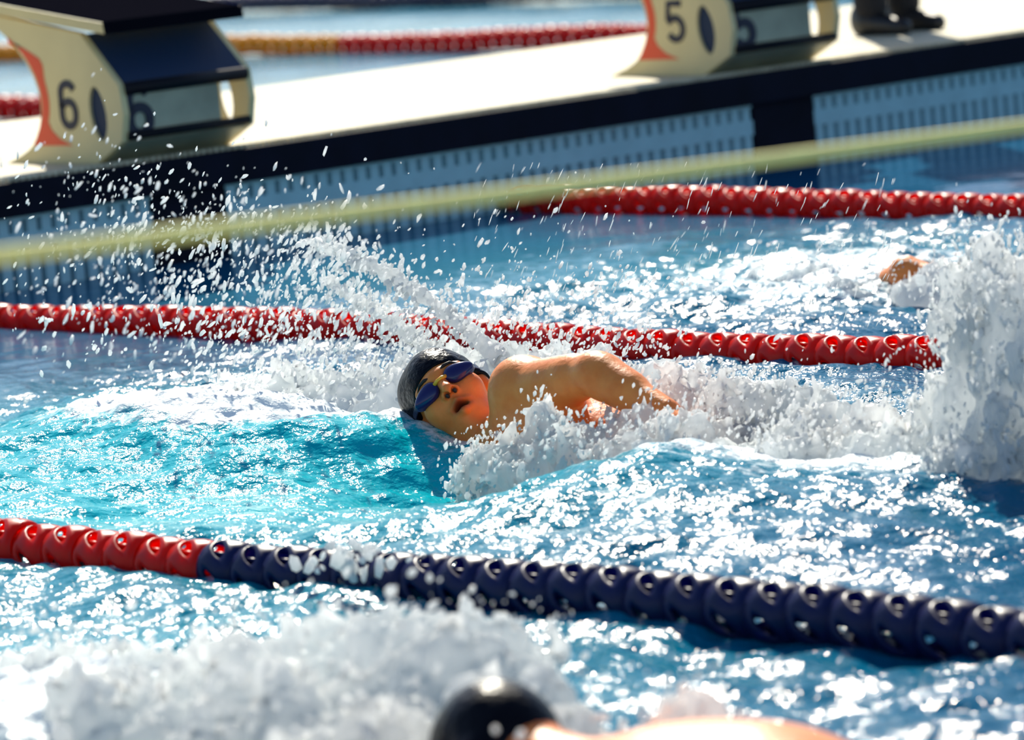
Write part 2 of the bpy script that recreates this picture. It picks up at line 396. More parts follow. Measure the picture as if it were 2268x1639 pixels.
# second pool behind the bulkhead
bx_ = np.linspace(-42, -2.28, 330); by_ = np.concatenate([np.linspace(-7.5, -1, 30), np.linspace(-.9, 14, 260), np.linspace(15, 40, 40)])
X2, Y2 = np.meshgrid(bx_, by_, indexing='ij')
h2 = np.zeros_like(X2)
for kx, ky, ph, am, l1 in BANDS[:36]:
    if l1 > .5: h2 = h2+am*.35*np.sin(kx*X2*.7+ky*Y2*.7+ph)
nx2, ny2 = X2.shape; ii = np.arange(nx2*ny2).reshape(nx2, ny2)
Fq2 = np.stack([ii[:-1, :-1], ii[1:, :-1], ii[1:, 1:], ii[:-1, 1:]], -1).reshape(-1, 4)
me = npmesh('far_pool_water', np.stack([X2, Y2, h2], -1).reshape(-1, 3), Fq2)
for nm, v_ in (('foam', 0.), ('air', .30), ('rough', .25)):
    a_ = me.attributes.new(nm, 'FLOAT', 'POINT'); a_.data.foreach_set('value', np.full(nx2*ny2, v_, np.float32))
tag(add('far_pool_water', me, m=M['water']), 'calmer blue water of the second pool behind the bulkhead', 'water', kind='stuff')

# ------------------------------------------------------------------ lane ropes
PITCH_D, RAD = .096, .054
def disc_mesh(mt):
    nh, nb, w = 5, 16, .094
    V = []; F = []
    def pos(th, s, inner):
        R = RAD*(.88+.12*math.sin(math.pi*s)**.7)-(.007 if inner else 0)
        return ((s-.5)*w, R*math.cos(th), R*math.sin(th))
    for inner in (0, 1):
        for h in range(nh):
            for ringk in range(3):              # border of the sector, middle ring, rim of the hole
                for j in range(nb):
                    t = j/nb*4; sd_, fr = int(t), t-int(t)
                    bx, by = [(-1+2*fr, -1), (1, -1+2*fr), (1-2*fr, 1), (-1, 1-2*fr)][sd_]
                    an = math.atan2(by, bx); hx, hy = .46*math.cos(an), .52*math.sin(an)
                    u, v = [(bx, by), (bx*.35+hx*.65*1.25, by*.35+hy*.65*1.25), (hx, hy)][ringk]
                    s = .5+v*.5
                    V.append(pos(2*math.pi*(h+.5*u)/nh+.55*v*(1-abs(v)*.0), s, inner))
    for inner in (0, 1):
        for h in range(nh):
            for k in range(2):
                b0 = (inner*nh+h)*3*nb+k*nb
                for j in range(nb):
                    q = (b0+j, b0+(j+1) % nb, b0+nb+(j+1) % nb, b0+nb+j); F.append(q if not inner else q[::-1])
    for h in range(nh):                         # rims of the holes and both open ends
        a = h*3*nb+2*nb; b = (nh+h)*3*nb+2*nb
        for j in range(nb): F.append((a+j, a+(j+1) % nb, b+(j+1) % nb, b+j))
        a = h*3*nb; b = (nh+h)*3*nb
        for j in list(range(0, 4))+list(range(8, 12)): F.append((a+(j+1) % nb, a+j, b+j, b+(j+1) % nb))
    n0 = len(V); sg = 8                         # hub and three fins
    for x in (-w/2, w/2):
        for k in range(sg): V.append((x, .012*math.cos(2*math.pi*k/sg), .012*math.sin(2*math.pi*k/sg)))
    for k in range(sg): F.append((n0+k, n0+(k+1) % sg, n0+sg+(k+1) % sg, n0+sg+k))
    for k in range(3):
        an = 2*math.pi*(k+.25)/3; c, s = math.cos(an), math.sin(an); n1 = len(V)
        for x in (-w*.3, w*.3):
            for r_, d in ((.010, .002), (RAD-.008, .002), (RAD-.008, -.002), (.010, -.002)): V.append((x, r_*c-d*s, r_*s+d*c))
        F += [(n1, n1+1, n1+2, n1+3), (n1+7, n1+6, n1+5, n1+4), (n1, n1+4, n1+5, n1+1), (n1+2, n1+6, n1+7, n1+3), (n1+1, n1+5, n1+6, n1+2)]
    me = pydata('float_disc', V, F, True); bm = bmesh.new(); bm.from_mesh(me); bmesh.ops.remove_doubles(bm, verts=bm.verts[:], dist=1e-4)
    bmesh.ops.recalc_face_normals(bm, faces=bm.faces[:]); bm.to_mesh(me); bm.free(); me.materials.append(mt); return me
DISC = {c: disc_mesh(M[c]) for c in ('red', 'blue', 'yellow')}
def lane_rope(y, z, x0, x1, colour, label, clip=False, cable_from=0.0, n0=0):
    root = empty('lane_rope', (x0, y, z)); tag(root, label, 'lane rope', 'lane ropes')
    add('cable', tube([(cable_from-x0, 0, 0), (x1-x0, 0, 0)], .004, 8), root, M['cable'])
    n = int((x1-x0)/PITCH_D); rr = random.Random(int(y*10))
    for i in range(n):
        x = (i+.5)*PITCH_D
        o = add('float_disc', DISC[colour(x0+x)], root); o.location = (x, 0, rr.uniform(-.003, .003)+.010*math.sin(x*2.1+y))
        o.rotation_euler = (rr.uniform(-.10, .10)-.38, rr.uniform(-.03, .03), rr.uniform(-.03, .03))
    if clip:
        add('end_clip', box(-.075, -.012, -.018, .018, -.02, .02, .006), root, M['cable'])
        add('hook', tube([(-.02, -.045, -.03), (.02, -.05, -.035), (.045, -.045, -.02)], [.010, .018, .010], 10), root, M['cable'])
    return root
x1s = float(pix(1146, 455, 1, 0)[0])
lane_rope(0, .022, x1s, 7.5, lambda x: 'red' if x < 5 else 'blue', 'red lane rope nearest the bulkhead, its clipped end visible', True)
lane_rope(-2.5, .014, .12, 8.2, lambda x: 'red' if x < 5 else 'blue', 'red lane rope running just behind the capped swimmer in focus')
xb = float(pix(438, 1220, 1, -5)[0])
lane_rope(-5, .012, xb-.045-PITCH_D*int((xb-.1)/PITCH_D), 9.4, lambda x: 'red' if x < xb+.06 else 'blue', 'foreground lane rope, red at the left and dark blue onwards')
XY = float(pix(665, 125, 2, .02)[0])
lane_rope(2.86, .05, -9.5, -2.5, lambda x: 'red', 'blurred red lane rope behind the starting block numbered 6', cable_from=-2.3)
lane_rope(5.86, .055, -13.0, -2.5, lambda x: 'yellow' if x < XY else 'red', 'blurred lane rope beyond the deck, yellow turning red', cable_from=-2.3)
lane_rope(8.95, .055, -18.0, -2.5, lambda x: 'blue', 'farthest lane rope, dark blue, along the top of the photo', cable_from=-2.3)

# yellow recall rope stretched across the pool close to the camera
cp = [pixd(-900, 676, 4.9), pixd(0, 565, 5.26), pixd(1134, 428, 5.7), pixd(2268, 285, 6.2), pixd(3200, 180, 6.7)]
XC = 8.05
cp = [(XC, p[1], p[2]) for p in cp]
cp = [(XC, -9.3, 1.06)]+[c for c in cp if c[1] > -7.9]+[(XC, 0, .92), (XC, 5, 1.0), (XC, 12.5, 1.25)]
rope = empty('recall_rope', (XC, -7.62, .3)); tag(rope, 'blurred pale yellow rope stretched across the pool above the water', 'rope')
add('cord', tube([(0, c[1]+7.62, c[2]-.3) for c in cp], .0086, 10), rope, M['cord'])
add('post', tube([(0, -1.68, 0), (0, -1.68, .80)], .02, 12), rope, M['steel'])
add('post', tube([(0, 20.13, -.1), (0, 20.13, .98)], .02, 12), rope, M['steel'])

# ------------------------------------------------------------------ starting blocks
def numeral(txt, h, mt, hw=.0115):               # flat stroked digit, centred, foot at 0, in the xy plane
    def arc(cx, cy, rx, ry, a0, a1, n=10): return [(cx+rx*math.cos(math.radians(a0+(a1-a0)*i/n)), cy+ry*math.sin(math.radians(a0+(a1-a0)*i/n))) for i in range(n+1)]
    k = h/.15; hw = hw*k
    if txt == '6':
        paths = [arc(.004, .112, .034, .028, 20, 180, 8)+[(-.030, .045)]+arc(.004, .045, .034, .033, 180, 360, 10)+[(.038, .055)]+arc(.004, .055, .034, .031, 0, 155, 8)]
    else:
        paths = [[(.036, .139), (-.026, .139), (-.030, .085)]+arc(.002, .055, .036, .036, 140, -150, 16)]
    V = []; Fc = []
    for p in paths:
        n = len(p); b0 = len(V)
        for i in range(n):
            a_, c_ = p[max(i-1, 0)], p[min(i+1, n-1)]; t = Vector((c_[0]-a_[0], c_[1]-a_[1])).normalized(); q = Vector((-t.y, t.x))
            for z in (-.0015, .0015): V += [((p[i][0])*k+q.x*hw, p[i][1]*k+q.y*hw, z), ((p[i][0])*k-q.x*hw, p[i][1]*k-q.y*hw, z)]
        for i in range(n-1):
            o = b0+i*4; Fc += [(o+2, o+3, o+7, o+6), (o, o+4, o+5, o+1), (o, o+2, o+6, o+4), (o+1, o+5, o+7, o+3)]
        e = b0+(n-1)*4; Fc += [(b0, b0+1, b0+3, b0+2), (e, e+2, e+3, e+1)]
    me = pydata('number', V, Fc); me.materials.append(mt); return me
def bez(p, n=8):
    out = []
    for i in range(n): 
        t = i/n; a, b, c, d = (1-t)**3, 3*t*(1-t)**2, 3*t*t*(1-t), t**3
        out.append(tuple(a*p[0][k]+b*p[1][k]+c*p[2][k]+d*p[3][k] for k in (0, 1)))
    return out
def starting_block(yc, num, label):
    hw = .25; root = empty('starting_block', (-.2, yc, ZD)); tag(root, label, 'starting block', 'starting blocks')
    off = np.array([.2, 0, -ZD])
    def A(name, me, m):
        me.transform(Matrix.Translation(Vector(off))); return add(name, me, root, m)
    rear = bez([(-.64, .79), (-.38, .66), (-.30, .52), (-.40, .40)], 10)+bez([(-.40, .40), (-.42, .37), (-.48, .345), (-.56, .328)], 5)
    front = [(-.56, .3255), (-.10, .3255), (.03, .39), (.05, .47), (.038, .558), (-.13, .715)]
    hole = [(-.075+.040*math.copysign(abs(math.cos(t))**1.2, math.cos(t))+.010*math.sin(t)*-1, .475+.082*math.sin(t)) for t in [2*math.pi*i/20 for i in range(20)]]
    pan = rear+front
    for s in (-1, 1):
        y0 = s*hw; y1 = s*(hw-.022)
        p = A('side_panel', prism(pan, min(y0, y1), max(y0, y1), (hole,)), M['cream'])
        ys = y0+s*.002
        cl = bez([(-.50, .71), (-.38, .64), (-.30, .52), (-.40, .40)], 14)+[(-.40, .40), (-.415, .38)]
        N_ = len(cl); V = []
        for i, (x, z) in enumerate(cl):
            t = i/(N_-1); w = .036+.05*max(0, 1-abs(t-.22)/.22)*(t > .02)+.16*max(0, (t-.80)/.20)**1.6
            if t < .03: w = .004
            for yy in (y0, ys): V += [(x+.004, yy, z), (x+.004+w, yy, z-(.02 if t < .4 else 0)*(1-t))]
        Fs = []
        for i in range(N_-1):
            q = i*4; Fs += [(q, q+1, q+5, q+4), (q+2, q+6, q+7, q+3), (q, q+4, q+6, q+2), (q+1, q+3, q+7, q+5)]
        A('red_swoosh', pydata('sw', V, Fs), M['redpaint'])
        nm = numeral(num, .15, M['number']); nm.transform(Matrix.Rotation(math.radians(90), 4, 'X'))
        if s > 0: nm.transform(Matrix.Rotation(math.pi, 4, 'Z'))
        nm.transform(Matrix.Translation((-.222, s*(hw+.002), .426))); A('number', nm, M['number'])
    A('hole_shade_sheet', prism([(-.075+(x+.075)*1.1, .475+(z-.475)*1.06) for x, z in hole], -hw+.010, -hw+.03), M['darkblue'])  # dark sheet added behind the near hole, painting its inside as shaded
    # sloping platform with black grip
    pl_ = [(.012, .712), (.006, .745), (-.66, .832), (-.66, .799)]
    A('platform', prism(pl_, -hw-.012, hw+.012), M['cream'])
    A('grip_top', prism([(.004, .7455), (.0035, .7485), (-.655, .8345), (-.655, .8315)], -hw-.006, hw+.006), M['blacktop'])
    A('front_lip', prism([(.0135, .711), (.0075, .746), (.0055, .746), (.0115, .711)], -hw-.013, hw+.013), M['blacktop'])
    A('sloping_pad', prism([(.042, .560), (-.125, .712), (-.135, .700), (.030, .548)], -hw+.024, hw-.024), M['darkblue'])
    A('crossbar', tube([(.035, -hw+.02, .545), (.035, hw-.02, .545)], .020, 12), M['bar'])
    A('crossbar', tube([(.035, -hw+.02, .405), (.035, hw-.02, .405)], .013, 12), M['bar'])
    A('front_plate', box(.015, .028, -hw+.024, hw-.12, .40, .55), M['steel'])
    nm = numeral(num, .16, M['number'], .014); nm.transform(Matrix.Rotation(math.radians(90), 4, 'X')); nm.transform(Matrix.Rotation(math.radians(90), 4, 'Z'))
    nm.transform(Matrix.Translation((.032, -.18, .395))); A('number', nm, M['number'])
    A('foot_plate', prism([(.025, .385), (-.09, .330), (-.095, .3255), (-.11, .3255), (.02, .392)], -hw+.024, hw-.024), M['steel'])
    return root
starting_block(-1.25, '6', 'cream starting block numbered 6 at the upper left corner')
starting_block(1.25, '5', 'cream starting block numbered 5 cut off by the top edge beside black shoes')

# ------------------------------------------------------------------ people in the water
def unit(v): v = np.asarray(v, float); return v/np.linalg.norm(v)
def head_frame(up, face):
    hz = unit(up); hy = unit(np.asarray(face)-hz*(hz@np.asarray(face))); hx = np.cross(hy, hz); return np.stack([hx, hy, hz], 1)
def put_head(F, O, Mh, S, mouth=True):
    L = lambda p: O+Mh@(np.array(p)*S)
    F.ell(L((0, -.012, .028)), np.array((.076, .095, .098))*S, Mh, .02)                 # skull
    F.ell(L((0, .028, -.045)), np.array((.060, .066, .066))*S, Mh, .03)                  # face and jaw
    F.ell(L((0, .050, -.092)), np.array((.034, .034, .026))*S, Mh, .03)                  # chin
    for s in (-1, 1):
        F.ell(L((s*.043, .056, -.028)), np.array((.026, .028, .026))*S, Mh, .025)        # cheekbone
        F.cap(L((s*.012, .082, .024)), L((s*.050, .066, .022)), .013*S, .010*S, .02)     # brow ridge
        F.ell(L((s*.078, -.012, -.012)), np.array((.010, .020, .030))*S, Mh, .01)        # ear
        F.ell(L((s*.034, .092, .000)), np.array((.020, .014, .014))*S, Mh, .012, 'cut')  # eye socket
    F.cap(L((0, .084, .012)), L((0, .112, -.028)), .0095*S, .0125*S, .014)               # nose
    for s in (-1, 1): F.ell(L((s*.0135, .100, -.033)), np.array((.0085, .011, .008))*S, Mh, .008)
    if mouth:
        F.cap(L((-.022, .086, -.062)), L((0, .098, -.058)), .0055*S, .0075*S, .008); F.cap(L((.022, .086, -.062)), L((0, .098, -.058)), .0055*S, .0075*S, .008)
        F.cap(L((-.019, .083, -.079)), L((0, .094, -.082)), .0055*S, .0085*S, .008); F.cap(L((.019, .083, -.079)), L((0, .094, -.082)), .0055*S, .0085*S, .008)
        F.ell(L((0, .096, -.070)), np.array((.019, .030, .0065))*S, Mh, .004, 'cut')
    for s in (-1, 1): F.ell(L((s*.0090, .110, -.0425)), np.array((.0062, .012, .0125))*S, Mh, .002, 'cut')
def cap_mesh(O, Mh, S, line, slope, step=.005, bulge=False):
    L = lambda p: O+Mh@(np.array(p)*S); c = L((0, -.012, .028)); r = .15*S
    F = Field(*[np.arange(c[i]-r, c[i]+r, step) for i in range(3)])
    F.ell(c, np.array((.076, .095, .098))*S+.0055, Mh, .001)
    for s in (-1, 1): F.ell(L((s*.078, -.012, -.012)), np.array((.013, .024, .034))*S, Mh, .02)
    if bulge: F.ell(L((.030, -.040, .062)), np.array((.066, .074, .070))*S, Mh, .02)
    X, Y, Z = np.meshgrid(*F.ax, indexing='ij'); q = [((X-O[0])*Mh[0, i]+(Y-O[1])*Mh[1, i]+(Z-O[2])*Mh[2, i])/S for i in range(3)]
    lim = line+slope*(q[1]-.09)+.5*q[0]**2/.09*.0
    F.F = F.F-(.003*np.abs(noise3(q[0]*55, q[1]*18+5, q[2]*60)-.5)*2*sstep(.02, -.05, q[0]+q[1]*0)).astype(np.float32)   # wet folds
    F.F = np.maximum(F.F, ((lim-q[2])*S*.9).astype(np.float32))
    return F.mesh('swim_cap')
def put_hand(F, wrist, d, palm, S=1.):
    d = unit(d); n = unit(np.asarray(palm)-d*(d@np.asarray(palm))); s = np.cross(d, n); Mx = np.stack([s, d, n], 1)
    F.ell(wrist+d*.048, (.042*S, .052*S, .016*S), Mx, .012)
    for i, (o, l) in enumerate(((-.030, .066), (-.010, .078), (.010, .074), (.029, .058))):
        b0 = wrist+d*.088+s*o; b1 = b0+d*l*.5+s*o*.1+n*.006; b2 = b1+d*l*.5+n*.016
        F.cap(b0-d*.01, b1, .0092, .0085, .004); F.cap(b1, b2, .0085, .0070, .003)
    t0 = wrist+d*.022-s*.032; t1 = t0+d*.034-s*.028+n*.01; F.cap(t0, t1, .011, .0095, .008); F.cap(t1, t1+d*.030-s*.006+n*.008, .0095, .008, .003)
def leg(F, hip, knee, ankle, toe):
    F.cap(hip, knee, .085, .052, .05); F.cap(knee, ankle, .052, .034, .03); F.cap(np.asarray(knee)+(np.asarray(ankle)-knee)*.3, np.asarray(knee)+(np.asarray(ankle)-knee)*.45, .050, .046, .04)
    F.cap(ankle, toe, .034, .022, .03)
def body_obj(F, label, cat='person', group=None, tintfn=None):
    me = F.mesh('person'); me.materials.append(M['skin'])
    co = np.empty(len(me.vertices)*3, np.float32); me.vertices.foreach_get('co', co); co = co.reshape(-1, 3)
    t = np.zeros(len(co), np.float32) if tintfn is None else tintfn(co).astype(np.float32)
    a_ = me.attributes.new('tint', 'FLOAT', 'POINT'); a_.data.foreach_set('value', t)
    o = add('person', me); return tag(o, label, cat, group)

# --- the swimmer in focus, lane seven: breathing to the side, arm in recovery
HUP = -.59*CR+.69*CU+.45*CF
ex = .86*CR+.51*CU; ex = ex-unit(HUP)*(ex@unit(HUP)); HFACE = np.cross(unit(HUP), unit(ex))
if HFACE@CF > 0: HFACE = -HFACE
MH = head_frame(HUP, HFACE); HS = 1.0
EYE = pixd(980, 850, 10.84)
HO = EYE-MH[:, 1]*.088*HS
LS = pixd(1158, 862, 10.66); EL = pixd(1322, 827, 10.42); WR = pixd(1478, 915, 10.26)
RS = np.array([4.20, -3.64, -.19]); NB = np.array([4.25, -3.71, -.015])
F = Field(axis(3.25, 6.05, .012, (HO[0]-.13, HO[0]+.16, .0032), (WR[0], WR[0]+.2, .006)),
          axis(-4.15, -3.40, .012, (HO[1]-.14, HO[1]+.12, .0032), (WR[1]-.1, WR[1]+.12, .006)),
          axis(-.50, .30, .012, (HO[2]-.13, HO[2]+.125, .0032)))
sl = unit(LS-RS); Xa = unit(np.array([1, 0, -.06])-sl*sl[0]); Mt = np.stack([Xa, sl, np.cross(Xa, sl)], 1)
ch = (LS+RS)/2+np.array([.17, -.0, -.01])
F.ell(ch, (.23, .165, .115), Mt, .06)
F.ell(ch+sl*.07+np.array([-.02, -.07, -.0]), (.11, .085, .05), Mt, .04)                  # pectoral
F.cap(ch+np.array([.12, .0, -.02]), (4.90, -3.73, -.105), .130, .120, .08)
F.ell((4.97, -3.74, -.095), (.16, .125, .15), None, .06)
F.cap(NB, HO+MH@np.array((0, -.025, -.05)), .064, .058, .04); F.cap(NB, LS, .06, .055, .05); F.cap(NB, RS, .06, .055, .05)
F.cap(LS+np.array([.10, 0, -.17]), LS+np.array([.01, .01, -.02]), .055, .05, .05)        # lat
F.ell(LS, (.066, .062, .062), None, .04)
F.cap(LS, EL, .053, .041, .03); F.cap(LS+(EL-LS)*.35-np.array([0, 0, .004]), LS+(EL-LS)*.7, .047, .042, .03)
F.cap(EL, WR, .040, .029, .025); F.cap(EL+(WR-EL)*.15, EL+(WR-EL)*.45, .042, .038, .025)
put_hand(F, WR, pixd(1580, 965, 10.2)-WR, np.array([.2, -.3, -1.]))
F.cap(RS, (3.92, -3.60, -.22), .052, .042, .03); F.cap((3.92, -3.60, -.22), (3.66, -3.62, -.25), .042, .029, .02)
put_hand(F, np.array([3.66, -3.62, -.25]), np.array([-1, 0, -.1]), np.array([0, 0, -1.]))
leg(F, (5.0, -3.82, -.09), (5.40, -3.84, -.13), (5.76, -3.83, -.09), (5.93, -3.83, -.13)); leg(F, (5.0, -3.66, -.07), (5.40, -3.66, -.05), (5.74, -3.66, -.15), (5.90, -3.66, -.22))
put_head(F, HO, MH, HS)
def tint(co):
    q = (co-HO)@MH/HS
    lip = np.exp(-.5*(((q[:, 0])/.017)**2+((q[:, 2]+.070)/.0105)**2))*(q[:, 1] > .06)
    nos = np.exp(-.5*((np.abs(q[:, 0])-.009)**2+(q[:, 1]-.106)**2+(q[:, 2]+.041)**2)/.0055**2)  # shade of the nostril hollows painted into the tint
    return np.clip(np.maximum(lip*1.35-.25, nos*1.6-.2), 0, 1)
sw = body_obj(F, 'swimmer in black cap and dark goggles, face turned up to breathe, elbow raised', 'person', None, tint)
co_ = add('swim_cap', cap_mesh(HO, MH, HS, .050, .55, .0034, True), sw, M['cap'])
def lens_mesh(side):
    V = []; Fc = []; n = 28; C0 = np.array((side*.0395, .0885, .001))
    tilt = -side*.16; th = side*.14                                                       # droop outward, wrap round the face
    def P(u, v, d):
        x = u*.0335*(1+.12*side*u*side)*side; z = v*(.0215 if v < 0 else .0190)*(1-.18*u)
        xr = x*math.cos(tilt)-z*math.sin(tilt); zr = x*math.sin(tilt)+z*math.cos(tilt)
        return HO+MH@((C0+np.array((xr*math.cos(th), d-abs(0)-(xr*side)*math.sin(abs(th))*1.0, zr)))*HS)
    rings = [(1.0, -.014), (1.0, .001), (.985, .004), (.93, .0065), (.8, .0095), (.55, .0125), (.25, .0140)]
    for rr_, d in rings:
        for k in range(n): a = 2*math.pi*k/n; V.append(P(rr_*math.cos(a), rr_*math.sin(a), d))
    V.append(P(0, 0, .0145))
    for i in range(len(rings)-1):
        for k in range(n): Fc.append((i*n+k, i*n+(k+1) % n, (i+1)*n+(k+1) % n, (i+1)*n+k))
    for k in range(n): Fc.append(((len(rings)-1)*n+k, (len(rings)-1)*n+(k+1) % n, len(V)-1))
    me = pydata('lens', V, Fc, True); bm = bmesh.new(); bm.from_mesh(me); bmesh.ops.recalc_face_normals(bm, faces=bm.faces[:]); bm.to_mesh(me); bm.free()
    return me
def hp(p): return Vector(HO+MH@(np.array(p)*HS))
gog = empty('goggles'); gog.parent = sw
strap = [hp((.080*math.sin(a)*1.06, -.012+.101*math.cos(a), .006+.030*(1-math.cos(a))/2)) for a in np.linspace(.66, 2*math.pi-.66, 40)]
Vv = []; Ff = []
for i, p in enumerate(strap):
    nrm = (p-hp((0, -.012, p.dot(p)*0+.01))).normalized(); upv = Vector(MH[:, 2])
    Vv += [p+upv*.006, p-upv*.006, p-upv*.006+nrm*.003, p+upv*.006+nrm*.003]
for i in range(len(strap)-1):
    q = i*4
    for k in range(4): Ff.append((q+k, q+(k+1) % 4, q+4+(k+1) % 4, q+4+k))
gog_strap = add('strap', pydata('strap', Vv, Ff), gog, M['gasket'])
for s_ in (-1, 1): add('lens', lens_mesh(s_), gog, M['lens'])
add('nose_bridge', tube([hp((-.015, .0985, .004)), hp((-.005, .1045, .005)), hp((.005, .1045, .005)), hp((.015, .0985, .004))], [.0048, .0038, .0038, .0048], 10), gog, M['bridge'])
for s_ in (-1, 1):
    bp_ = [hp((s_*x, y, z)) for x, y, z in ((.014, .0925, .0265), (.026, .0915, .031), (.040, .085, .031), (.054, .073, .024))]
    add('eyebrow', tube(bp_, [.0022, .0040, .0034, .0012], 8), sw, M['hair'])
for s_ in (-1, 1):                              # dark blobs standing in for the shade inside the nostrils
    nb_ = bmesh.new(); bmesh.ops.create_icosphere(nb_, subdivisions=2, radius=1)
    for v in nb_.verts: v.co = hp((s_*.0092+v.co.x*.0044, .1085+v.co.y*.0070, -.0405+v.co.z*.0055))
    me = bpy.data.meshes.new('nostril_shade'); nb_.to_mesh(me); nb_.free(); add('nostril_shade', me, sw, M['hair'])
# swimming trunks: slightly larger than the hips
F2 = Field(np.arange(4.80, 5.16, .012), np.arange(-3.98, -3.50, .012), np.arange(-.28, .14, .012))
F2.cap(ch+np.array([.12, .0, -.02]), (4.90, -3.73, -.105), .138, .128, .08); F2.ell((4.97, -3.74, -.095), (.168, .133, .158), None, .06)
for yy in (-3.82, -3.66): F2.cap((5.0, yy, -.08), (5.12, yy, -.09), .093, .088, .05)
F2.F = np.maximum(F2.F, (4.85-F2.ax[0])[:, None, None]); F2.F = np.maximum(F2.F, (F2.ax[0]-5.11)[:, None, None])
add('swim_trunks', F2.mesh('swim_trunks'), sw, M['suit'])

# --- nearest swimmer, lane eight: only the top of the head and the back break the surface
O8 = np.array([7.15, -6.27, .085]); M8 = head_frame((-1, .05, .30), (.3, -.25, -1)); 
F = Field(axis(6.3, 9.0, .014), axis(-6.75, -5.8, .014), axis(-.55, .27, .014))
put_head(F, O8, M8, 1.0, False)
B8 = np.array([7.53, -6.25, .050])
F.ell(B8, (.27, .215, .125), None, .07); F.cap(B8+[.1, 0, -.03], (8.15, -6.25, -.06), .13, .13, .08); F.ell((8.2, -6.25, -.07), (.16, .16, .12), None, .06)
F.cap(O8+[.10, 0, -.01], B8+[-.2, 0, 0], .065, .07, .05)
F.cap(B8+[-.16, -.19, -.02], (7.62, -6.52, -.22), .058, .044, .05); F.cap((7.62, -6.52, -.22), (7.78, -6.44, -.42), .042, .03, .03)
F.cap(B8+[-.16, .19, -.01], (7.16, -6.02, -.08), .058, .044, .05); F.cap((7.16, -6.02, -.08), (6.92, -6.05, -.13), .042, .03, .03)
put_hand(F, np.array([6.92, -6.05, -.13]), np.array([-1, 0, -.1]), np.array([0, 0, -1.]))
leg(F, (8.25, -6.34, -.09), (8.62, -6.34, -.16), (8.88, -6.34, -.12), (8.96, -6.34, -.15)); leg(F, (8.25, -6.16, -.09), (8.62, -6.16, -.10), (8.88, -6.16, -.18), (8.96, -6.16, -.22))
p8 = body_obj(F, 'blurred swimmer at the bottom edge, dark cap and bare back showing')
add('swim_cap', cap_mesh(O8, M8, 1.0, .005, .55, .008), p8, M['cap'])

# --- swimmer in lane six, behind the kick splash at the right edge
O6 = np.array([3.14, -1.33, -.05]); M6 = head_frame((-1, 0, .12), (.1, -.4, -1))
F = Field(axis(2.7, 5.1, .014), axis(-1.8, -.95, .014), axis(-.5, .22, .014))
put_head(F, O6, M6, 1.0, False)
B6 = np.array([3.52, -1.33, -.07])
F.ell(B6, (.26, .21, .12), None, .07); F.cap(B6+[.1, 0, -.03], (4.02, -1.33, -.12), .125, .125, .08); F.ell((4.1, -1.33, -.13), (.16, .16, .11), None, .06)
F.cap(O6+[.09, 0, -.01], B6+[-.2, 0, 0], .065, .07, .05)
S6 = np.array([3.44, -1.50, .01]); E6 = np.array([3.26, -1.52, .060]); W6 = np.array([3.05, -1.42, .010])
F.cap(B6+[-.1, -.12, 0], S6, .07, .06, .05); F.cap(S6, E6, .050, .040, .03); F.cap(E6, W6, .038, .028, .025); put_hand(F, W6, np.array([-1, .1, -.45]), np.array([0, 0, -1.]))
F.cap(B6+[-.16, .17, -.03], (3.45, -1.05, -.22), .056, .044, .05); F.cap((3.45, -1.05, -.22), (3.62, -1.11, -.38), .042, .03, .03)
leg(F, (4.15, -1.42, -.14), (4.52, -1.42, -.18), (4.8, -1.42, -.14), (4.92, -1.42, -.18)); leg(F, (4.15, -1.24, -.14), (4.52, -1.24, -.12), (4.8, -1.24, -.2), (4.92, -1.24, -.25))
p6 = body_obj(F, 'swimmer in the next lane, arm reaching ahead beside the kick splash')
add('swim_cap', cap_mesh(O6, M6, 1.0, .005, .55, .008), p6, M['cap'])

# --- official on the bulkhead: black shoe and trouser leg at the top edge
OX, OY = -.72, 2.50
F = Field(axis(OX-.5, OX+.5, .02), axis(OY-.5, OY+.5, .02), axis(ZD+.06, ZD+1.85, .02))
for s_ in (-1, 1):
    F.cap((OX, OY+s_*.085, ZD+.10), (OX-.01, OY+s_*.085, ZD+.50), .060, .068, .02); F.cap((OX-.01, OY+s_*.085, ZD+.50), (OX-.02, OY+s_*.09, ZD+.92), .068, .095, .03)
    F.cap((OX-.02, OY+s_*.19, ZD+1.42), (OX-.05, OY+s_*.25, ZD+1.15), .055, .048, .04); F.cap((OX-.05, OY+s_*.25, ZD+1.15), (OX+.08, OY+s_*.24, ZD+.92), .045, .034, .02)
    put_hand(F, np.array([OX+.08, OY+s_*.24, ZD+.92]), np.array([.2, 0, -1]), np.array([0, -s_, 0]), 1.)
F.ell((OX-.02, OY, ZD+.98), (.12, .17, .13), None, .06); F.ell((OX-.02, OY, ZD+1.27), (.125, .19, .24), None, .08)
F.cap((OX-.02, OY, ZD+1.45), (OX, OY, ZD+1.58), .058, .055, .04); put_head(F, np.array([OX+.02, OY, ZD+1.68]), head_frame((0, 0, 1), (1, 0, 0)), 1.0, False)
off_ = body_obj(F, 'person in black trousers standing beside starting block 5')
me = off_.data; me.materials.append(M['cloth']); me.materials.append(M['shirt'])
for p_ in me.polygons:
    z = p_.center.z-ZD
    p_.material_index = 1 if z < .98 and abs(p_.center.y-OY) < .2 else (2 if .98 <= z < 1.5 and abs(p_.center.y-OY) < .24 else 0)
